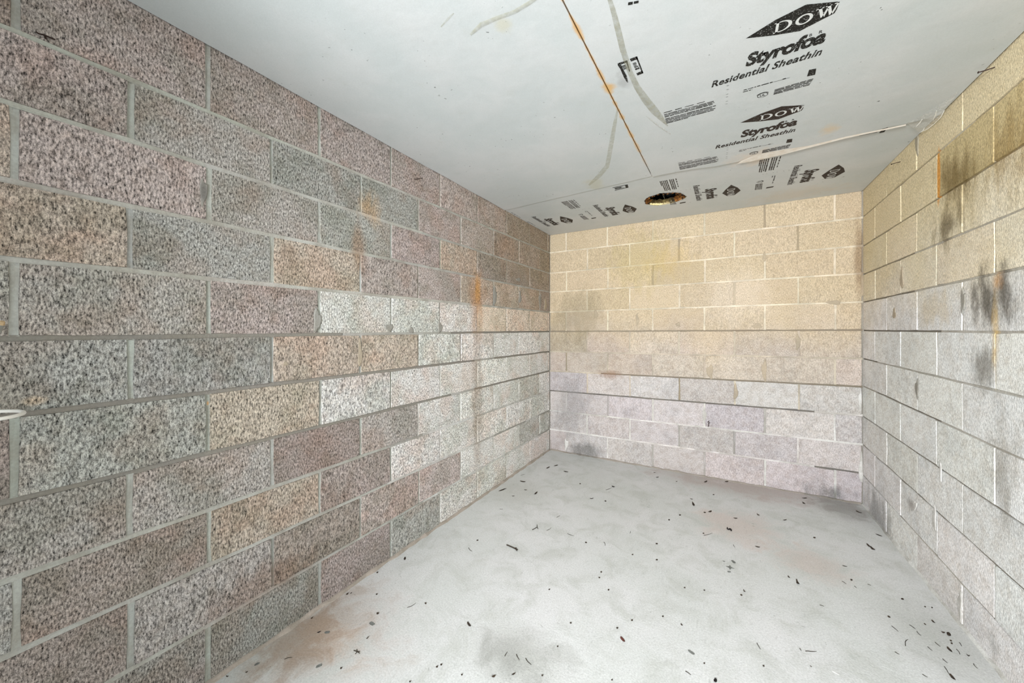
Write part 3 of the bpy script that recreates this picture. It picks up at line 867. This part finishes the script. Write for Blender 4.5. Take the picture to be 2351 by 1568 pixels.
film_fold(b_left, [(1418, 248, 1.5), (1412, 280, 4), (1405, 320, 5), (1399, 355, 5), (1394, 380, 5), (1376, 402, 5), (1352, 424, 2)], Z_LEFT, M_FILM2, .002)
film_fold(b_left, [(1080, 78, 3), (1105, 55, 6), (1140, 40, 5), (1180, 26, 5), (1210, 8, 5), (1235, -8, 4)], Z_LEFT, M_FILM2, .002)
film_fold(b_left, [(1012, 60, 1), (1030, 40, 3), (1042, 28, 1)], Z_LEFT, M_FILM2, .001)
# torn, whitened edge of the right board
pts_t = [(1692, 373), (1730, 366), (1790, 353), (1860, 335), (1940, 314), (2080, 284)]
pts_u = [(1702, 367), (1735, 353), (1790, 342), (1860, 331), (1940, 311), (2080, 282)]
V = [(*ceil_xy(*p), Z_RIGHT - .003) for p in pts_t] + [(*ceil_xy(*p), Z_RIGHT - .0005) for p in pts_u]
n = len(pts_t)
F = [(i, i + 1, n + i + 1, n + i) for i in range(n - 1)]
M_TORN = plain('torn_facing', (224, 218, 208), .8, .2, .5, 40, (206, 190, 170))
mk('torn_edge', V, F, M_TORN, b_right)
# clear film hanging off the corner of the right board
def pz(x, y, z): return tuple(on_z(x, y, z))
V = [pz(2083, 282, Z_RIGHT - .001), pz(2120, 262, Z_RIGHT - .001), pz(2160, 238, Z_RIGHT - .001), pz(2200, 208, Z_RIGHT - .001),
     pz(2092, 291, 2.198), pz(2126, 276, 2.190), pz(2160, 255, 2.188), pz(2194, 222, 2.196),
     pz(2112, 304, 2.190), pz(2128, 296, 2.180), pz(2160, 268, 2.178), pz(2168, 254, 2.186)]
F = [(0, 1, 5, 4), (1, 2, 6, 5), (2, 3, 7, 6), (4, 5, 9, 8), (5, 6, 10, 9), (6, 7, 11, 10)]
mk('torn_film', V, F, M_CLEAR, b_right)
M_WHT = plain('creased_film_white', (240, 240, 236), .3, .5)
V, F = [], []
for a, b in (((2104, 290), (2117, 274)), ((2142, 276), (2150, 254)), ((2116, 303), (2122, 294))):
    p, q = Vector(pz(*a, 2.184)), Vector(pz(*b, 2.184))
    tube([p, (p + q) / 2 + Vector((.002, 0, 0)), q], [.0012, .0022, .001], 5, V, F)
rim = [(2112, 304), (2128, 297), (2145, 284), (2160, 269), (2168, 254)]
tube([pz(x, y, zz) for (x, y), zz in zip(rim, (2.190, 2.180, 2.179, 2.178, 2.186))], .0011, 5, V, F)
mk('film_crease', V, F, M_WHT, b_right)

# ------------------------------------------------------------------ metal bits in the walls
M_RUST = plain('rusty_dark_steel', (62, 46, 40), .7, .3, .7, 200, (38, 30, 28), metallic=.4)
def wall_stick(name, path_pts, rad, label, cat, head=None, extra=None):
    base = Vector(path_pts[0])
    root = empty(name, base)
    V, F = tube([Vector(p) - base for p in path_pts], rad, 6)
    mk('shank', V, F, M_RUST, root, smooth=False)
    if head:
        p, q = Vector(path_pts[-1]) - base, Vector(path_pts[-2]) - base
        d = (p - q).normalized()
        V, F = tube([p, p + d * .002], head, 8)
        mk('nail_head', V, F, M_RUST, root)
    if extra:
        for e_ in extra:
            V, F = tube([Vector(p) - base for p in e_], rad, 6); mk('wire_tail', V, F, M_RUST, root)
    tag(root, label, cat); return root
def wpt(kind, x, y, d):
    fn = {'L': on_left, 'R': on_right, 'B': on_back}[kind]; u, z = fn(x, y); return FR[kind](u, z, -d)
def at_x(x, y, X):
    d = ray(x, y); t = X / d.x; return d * t + Vector((0, 0, CAM_H))
wall_stick('nail', [wpt('R', 2284, 154, -.004), tuple(at_x(2262, 162, XR - .02)), tuple(at_x(2247, 166, XR - .036))], .0019,
           'long dark rusty nail sticking out of yellow-stained block just under the printed board', 'nail', .004)
wall_stick('nail', [wpt('R', 2068, 371, -.004), tuple(at_x(2057, 374, XR - .022)), tuple(at_x(2047, 377, XR - .04))], .0018,
           'short dark nail in the block wall near the corner below the torn film', 'nail', .0035)
wall_stick('nail', [wpt('L', 950, 411, -.004), tuple(at_x(958, 411, XL + .008)), tuple(at_x(969, 409, XL + .016))], .0020,
           'small black nail in a pinkish block just below the plain foam board', 'nail', .0035)
wall_stick('tie_wire', [tuple(at_x(83, 73, XL + .012)), tuple(at_x(88, 77, XL + .010)), tuple(at_x(103, 81, XL + .008)), tuple(at_x(126, 91, XL + .004))], .0019,
           'rusty bent tie wire poking from a mortar joint high on the brownish block wall', 'wire', None,
           [[tuple(at_x(103, 81, XL + .008)), tuple(at_x(104, 86, XL + .003)), tuple(at_x(106, 91, XL - .003))]])

wall_stick('tie_wire', [wpt('B', 1626, 980, -.004), wpt('B', 1627, 976, .006), wpt('B', 1627, 971, .006), wpt('B', 1630, 970, .004)], .0035,
           'short rusty wire stub hooked out of a joint low on the pink end wall', 'wire', None,
           [[wpt('B', 1627, 971, .006), wpt('B', 1625, 969, .005), wpt('B', 1628, 966, .005)]])
# white wire ring on a bracket, and a pale peg, beside the camera on the left wall
M_WIRE = plain('white_coated_wire', (238, 236, 230), .35, .5, .2, 40, (220, 206, 184))
ring_c = Vector((XL + .088, .098, 1.026))
root = empty('wire_ring', (XL, .098, 1.0))
base = Vector(root.location)
V, F = tube([ring_c - base + Vector((.083 * math.cos(a), .083 * math.sin(a), 0)) for a in [2 * math.pi * i / 48 for i in range(49)]], .0042, 8, cap=False)
mk('ring', V, F, M_WIRE, root, smooth=True)
V, F = tube([(-.004, 0, -.02), (.03, 0, -.012), (.05, 0, .012), (.022, 0, .026)], .004, 8)
mk('bracket_arm', V, F, M_WIRE, root, smooth=True)
V, F = boxvf(-.002, .006, -.018, .018, -.05, .03)
mk('wall_plate', V, F, M_WIRE, root)
tag(root, 'white coated wire ring on a bracket fixed to the grey block wall', 'ring')
M_PEG = plain('pale_wood', (198, 170, 132), .7, .2, .4, 60)
p0 = Vector(wpt('L', -4, 762, -.006)); p1 = at_x(2, 744, XL + .03)
root = empty('wooden_peg', p0)
V, F = tube([(0, 0, 0), (p1 - p0) * .6, p1 - p0], [.006, .0055, .004], 8)
mk('peg_shank', V, F, plain('peg_grey', (150, 148, 140), .7, .2), root)
V, F = tube([p1 - p0, (p1 - p0) * 1.12 + Vector((0, .002, .004))], [.0065, .004], 8)
mk('peg_tip', V, F, M_PEG, root)
tag(root, 'small grey peg with pale tan tip on the block wall above the white ring', 'peg')

# ------------------------------------------------------------------ debris on the floor
M_LEAF = plain('dead_leaf_dark', (40, 34, 30), .85, .2, .8, 120, (70, 58, 46))
M_LEAFB = plain('dead_leaf_brown', (96, 56, 48), .8, .25, .7, 120, (60, 36, 32))
M_TWIG = plain('twig_dark', (62, 56, 48), .9, .15, .7, 200, (40, 34, 28))
M_STONE = plain('grey_grit', (122, 124, 120), .9, .15, .6, 80)
M_BLACK = plain('dried_black', (20, 14, 16), .6, .3, .4, 200)
M_STRAW = plain('pale_straw', (236, 234, 226), .8, .2)
def mpp(y): return CAM_H / (y - HOR)              # metres per pixel across, on the floor at image row y
def floor_obj(name, x, y): 
    p = on_z(x, y, 0); return p
GRP = {'leaf': ('leaf_fragment', 'small dark dead leaf fragment lying on the pale concrete floor', 'leaf', 'dead leaf fragments on the concrete floor'),
       'twig': ('twig', 'thin dark bit of twig lying on the pale concrete floor', 'twig', 'twig bits on the concrete floor'),
       'crumb': ('dirt_crumb', 'tiny dark crumb of dirt lying on the pale concrete floor', 'dirt crumb', 'dirt crumbs on the concrete floor'),
       'stone': ('grit_flake', 'small grey flake of grit lying on the pale concrete floor', 'grit', 'grey grit flakes on the concrete floor')}
def leaf_mesh(L, W, curl, pts=9):
    V, F = [], []
    for side in (0, 1):
        for i in range(pts):
            a = 2 * math.pi * i / pts
            rr = 1 + R(-.28, .28)
            x, y = L / 2 * rr * math.cos(a), W / 2 * rr * math.sin(a)
            V.append((x, y, .0006 + curl * (x / (L / 2)) ** 2 + side * .0009))
    F = [tuple(range(pts))[::-1], tuple(range(pts, 2 * pts))] + [(i, (i + 1) % pts, pts + (i + 1) % pts, pts + i) for i in range(pts)]
    return V, F
def debris(x, y, ln, kind, ang=None, mat=None, label=None, group=True, name=None):
    p = on_z(x, y, 0); m = mpp(y); L = max(ln * m, .004)
    if ang is None: ang = R(-25, 25)
    # angle as seen in the photo (degrees, 0 = along the image row) turned into a floor heading
    q = on_z(x + ln * .5 * math.cos(math.radians(ang)), y - ln * .5 * math.sin(math.radians(ang)), 0)
    dv = q - p; h = math.atan2(dv.y, dv.x); L = max(dv.length * 2, .005)
    L = min(L, .11)
    nm, lb, cat, gr = GRP[kind]
    zone = ('close to the pinkish-brown block wall' if p.x < -.75 else 'close to the yellow-stained block wall' if p.x > .42 else
            'near the foot of the tan end wall' if p.y > 2.45 else 'on the open middle of the floor' if p.y > 1.55 else 'on the floor beside the dark speckled patch')
    lb = lb.replace('lying on the pale concrete floor', 'lying ' + zone); gr = gr.replace('on the concrete floor', zone)
    if kind == 'leaf':
        V, F = leaf_mesh(L, min(L * R(.3, .5), .014), R(.001, .005)); mt = M_LEAF
    elif kind == 'crumb':
        L = min(L, .014); V, F = leaf_mesh(L, L * R(.6, .9), 0, 6); mt = M_LEAF
        V = [(a, b, c * (2.5 if c > .001 else 1)) for a, b, c in V]
    elif kind == 'stone':
        V, F = leaf_mesh(L, min(L * .6, .03), 0, 8); mt = M_STONE
    else:
        k = 5; r = .0011
        bend = R(-.12, .12)
        path = [(L * (i / (k - 1) - .5), L * bend * math.sin(math.pi * i / (k - 1)) + R(-.02, .02) * L, r + .0002) for i in range(k)]
        V, F = tube(path, [r, r, r * .9, r * .8, r * .5], 5); mt = M_TWIG
    if kind in ('leaf', 'twig') and (label or ln >= 14) and kind == 'twig':
        pass
    o = mk(name or nm, V, F, mat or mt, loc=(p.x, p.y, 0))
    o.rotation_euler = (0, 0, h)
    tag(o, label or lb, cat, None if label else gr)
    return o
LEAVES = [(1258, 1074, 9, 30), (1276, 1069, 9, 15), (1299, 1083, 12, -15), (1200, 1106, 13, -10), (1153, 1125, 17, 20), (1207, 1125, 7, 0), (1178, 1139, 6, 0),
          (1230, 1133, 8, 40), (1358, 1145, 8, 0), (1588, 1146, 7, -10), (1510, 1069, 9, -15), (1503, 1085, 5, 0), (1509, 1096, 6, 10), (1620, 1106, 7, 30), (1668, 1106, 8, 5),
          (1741, 1183, 7, -30), (1688, 1190, 9, -8), (1802, 1194, 7, 10), (1739, 1256, 11, -12), (1811, 1325, 7, -50), (1831, 1338, 11, -65), (1939, 1300, 12, -15),
          (1995, 1254, 11, -40), (2004, 1261, 11, -35), (1972, 1176, 14, -20), (2018, 1229, 15, -20), (1077, 1435, 12, -55), (929, 1283, 6, 80), (1565, 1435, 7, -50),
          (2143, 1428, 9, -45), (2165, 1453, 9, -15), (2180, 1492, 13, -50), (2223, 1506, 9, -20), (797, 1365, 7, 30), (806, 1362, 5, 30), (779, 1353, 12, 20),
          (716, 1420, 7, 40), (566, 1544, 7, 15), (522, 1554, 7, 0), (843, 1466, 7, 40), (1133, 1554, 9, 15), (1179, 1548, 9, 30), (1862, 1531, 6, -35), (1709, 1358, 6, -50),
          (2124, 1434, 7, -40), (2178, 1457, 9, -80), (1846, 1156, 6, -40), (1847, 1144, 10, 0), (1553, 1106, 4, 0), (1630, 1175, 6, 30), (1592, 1158, 9, -70)]
TWIGS = [(1151, 1169, 7, 0), (1213, 1519, 20, -50), (1189, 1509, 15, -60), (1162, 1502, 12, 60), (1580, 1546, 16, -35), (2055, 1444, 20, -40), (2095, 1440, 18, -35),
         (2153, 1480, 16, -40), (2124, 1552, 14, -30), (1887, 1391, 11, -20), (1838, 1492, 7, -60), (1862, 1496, 26, -3), (1742, 1484, 17, -60), (662, 1512, 18, 12),
         (1938, 1338, 12, -35), (1626, 1227, 20, 15), (1447, 1222, 5, 80), (1388, 1249, 9, -70), (1260, 1215, 12, 30), (1282, 1186, 9, 30), (2082, 1476, 16, 70), (2200, 1497, 15, -55),
         (2135, 1490, 14, -40), (2060, 1500, 12, -30), (2240, 1530, 14, -50), (1310, 1228, 16, -20), (1080, 1262, 12, -45), (945, 1390, 22, 28), (1964, 1348, 7, -40),
         (2110, 1455, 14, -45), (2170, 1518, 15, -40), (2205, 1480, 10, -60), (1996, 1343, 9, -20), (1686, 1254, 7, -60), (1200, 1090, 10, 15)]
CRUMBS = [(1096, 1241), (1536, 1194), (1508, 1286), (1870, 1235), (1376, 1327), (1397, 1355), (1261, 1354), (1003, 1532), (1013, 1527), (1451, 1425), (1417, 1443), (1617, 1524),
          (2072, 1376), (2041, 1417), (1753, 1530), (1955, 1332), (2124, 1394), (2140, 1396), (2183, 1472), (2185, 1478), (867, 1409), (865, 1365), (783, 1535), (1618, 1177), (1615, 1225),
          (1638, 1136), (1561, 1183), (1310, 1431), (1380, 1314), (1508, 1249), (1390, 1151), (1332, 1111), (1702, 1367), (1617, 1356), (977, 1386), (1280, 1485), (1245, 1552), (1405, 1562),
          (1522, 1416), (1572, 1350), (1345, 1246), (1452, 1274), (1060, 1550), (941, 1566), (866, 1315)]
STONES = [(1684, 1290, 9, -50), (1662, 1289, 6, -20), (1674, 1313, 8, 0), (751, 1452, 11, 0), (854, 1432, 11, -30), (590, 1525, 14, 20), (732, 1529, 16, 20), (1587, 1498, 16, -35)]
for x, y, l, a in LEAVES: debris(x, y, l, 'leaf', a)
for x, y, l, a in TWIGS: debris(x, y, l, 'twig', a)
for x, y in CRUMBS: debris(x, y, R(3, 4.5), 'crumb')
for x, y, l, a in STONES: debris(x, y, l, 'stone', a)
debris(1430, 1469, 14, 'leaf', -50, M_LEAFB, 'torn reddish brown leaf scrap lying on the open concrete floor')
debris(732, 1452, 8, 'leaf', 20, M_BLACK, 'black lump of debris beside a grey flake on the brown-stained floor')
debris(2187, 1556, 17, 'leaf', -50, None, 'largest dark dead leaf with a thin stalk near the foot of the block wall')
debris(2174, 1540, 22, 'twig', -58, None, 'thin stalk ending at the largest dark leaf near the block wall')
debris(1642, 1564, 9, 'leaf', 70, M_BLACK, 'blue-black scrap lying alone on the clean part of the floor')
debris(1919, 1546, 18, 'twig', -30, M_STRAW, 'short pale straw lying on the concrete floor')
# four-pointed grey flake
p = on_z(1676, 1303, 0); m = mpp(1303); V = []
for zz in (.0004, .0016):
    for i in range(8):
        a = math.pi * i / 4; rr = (9 if i % 2 == 0 else 3.2) * m
        V.append((rr * math.cos(a), rr * math.sin(a) * 1.1, zz))
F = [tuple(range(8))[::-1], tuple(range(8, 16))] + [(i, (i + 1) % 8, 8 + (i + 1) % 8, 8 + i) for i in range(8)]
tag(mk('grit_flake', V, F, M_STONE, loc=(p.x, p.y, 0)), 'four-pointed grey flake lying among small flakes on the floor', 'grit')
# dried curled worm
p = on_z(1674, 1215, 0)
wp = [Vector(on_z(1640 + x / 26.1, 1180 + y / 26.1, .004)) for x, y in ((785, 800), (775, 860), (810, 910), (860, 925), (910, 895), (965, 905), (1005, 940), (1010, 985), (1000, 1010))]
V, F = tube([q - p for q in wp], [.002, .0036, .0038, .0036, .0042, .0044, .0044, .0038, .002], 7)
tag(mk('dried_worm', V, F, M_BLACK, loc=p, smooth=True), 'black S-shaped dried worm lying on the concrete floor', 'worm')
# forked twig, bug with a long tail, seedy sprig, spider-like sprig
def sprig(name, strands, label, cat, mat, rad=.0012):
    base = on_z(strands[0][0][0], strands[0][0][1], 0)
    V, F = [], []
    for s_ in strands:
        pts = [on_z(x, y, 0) - base + Vector((0, 0, rad + .0002)) for x, y in s_]
        tube(pts, [rad] * (len(pts) - 1) + [rad * .6], 5, V, F)
    return tag(mk(name, V, F, mat, loc=base), label, cat)
sprig('twig', [[(1222, 1217), (1228, 1214), (1233, 1211), (1233, 1205)], [(1233, 1211), (1235, 1215)]], 'forked Y-shaped twig lying on the concrete floor', 'twig', M_TWIG, .002)
sprig('seed_sprig', [[(1163, 1252), (1170, 1255), (1177, 1258), (1183, 1261), (1189, 1263)], [(1180, 1260), (1186, 1259)], [(1184, 1262), (1187, 1266)]], 'seedy sprig with thick dark end lying on the floor', 'sprig', M_TWIG, .003)
sprig('leggy_sprig', [[(812, 1494), (820, 1497), (826, 1501)], [(816, 1502), (820, 1497), (819, 1491)], [(820, 1497), (827, 1496)]], 'small star-shaped leggy sprig on the floor beside the tan stain', 'sprig', M_TWIG, .0014)
sprig('root_tangle', [[(686, 1398), (692, 1393), (698, 1391), (706, 1398)], [(692, 1393), (694, 1402)], [(698, 1391), (704, 1392), (708, 1397)], [(700, 1391), (702, 1400)]],
      'dark wiry root tangle where the pinkish-brown wall meets the floor', 'root', M_TWIG, .0016)
r_ = sprig('stalked_seed', [[(1391, 1125), (1398, 1123), (1404, 1120)]], 'dark seed with a thin trailing stalk on the concrete floor', 'seed', M_TWIG, .0013)
p = on_z(1408, 1118, 0) - on_z(1391, 1125, 0)
V, F = leaf_mesh(.022, .014, .001); V = [(a + p.x, b + p.y, c * 2.5) for a, b, c in V]
mk('seed_head', V, F, M_BLACK, r_)
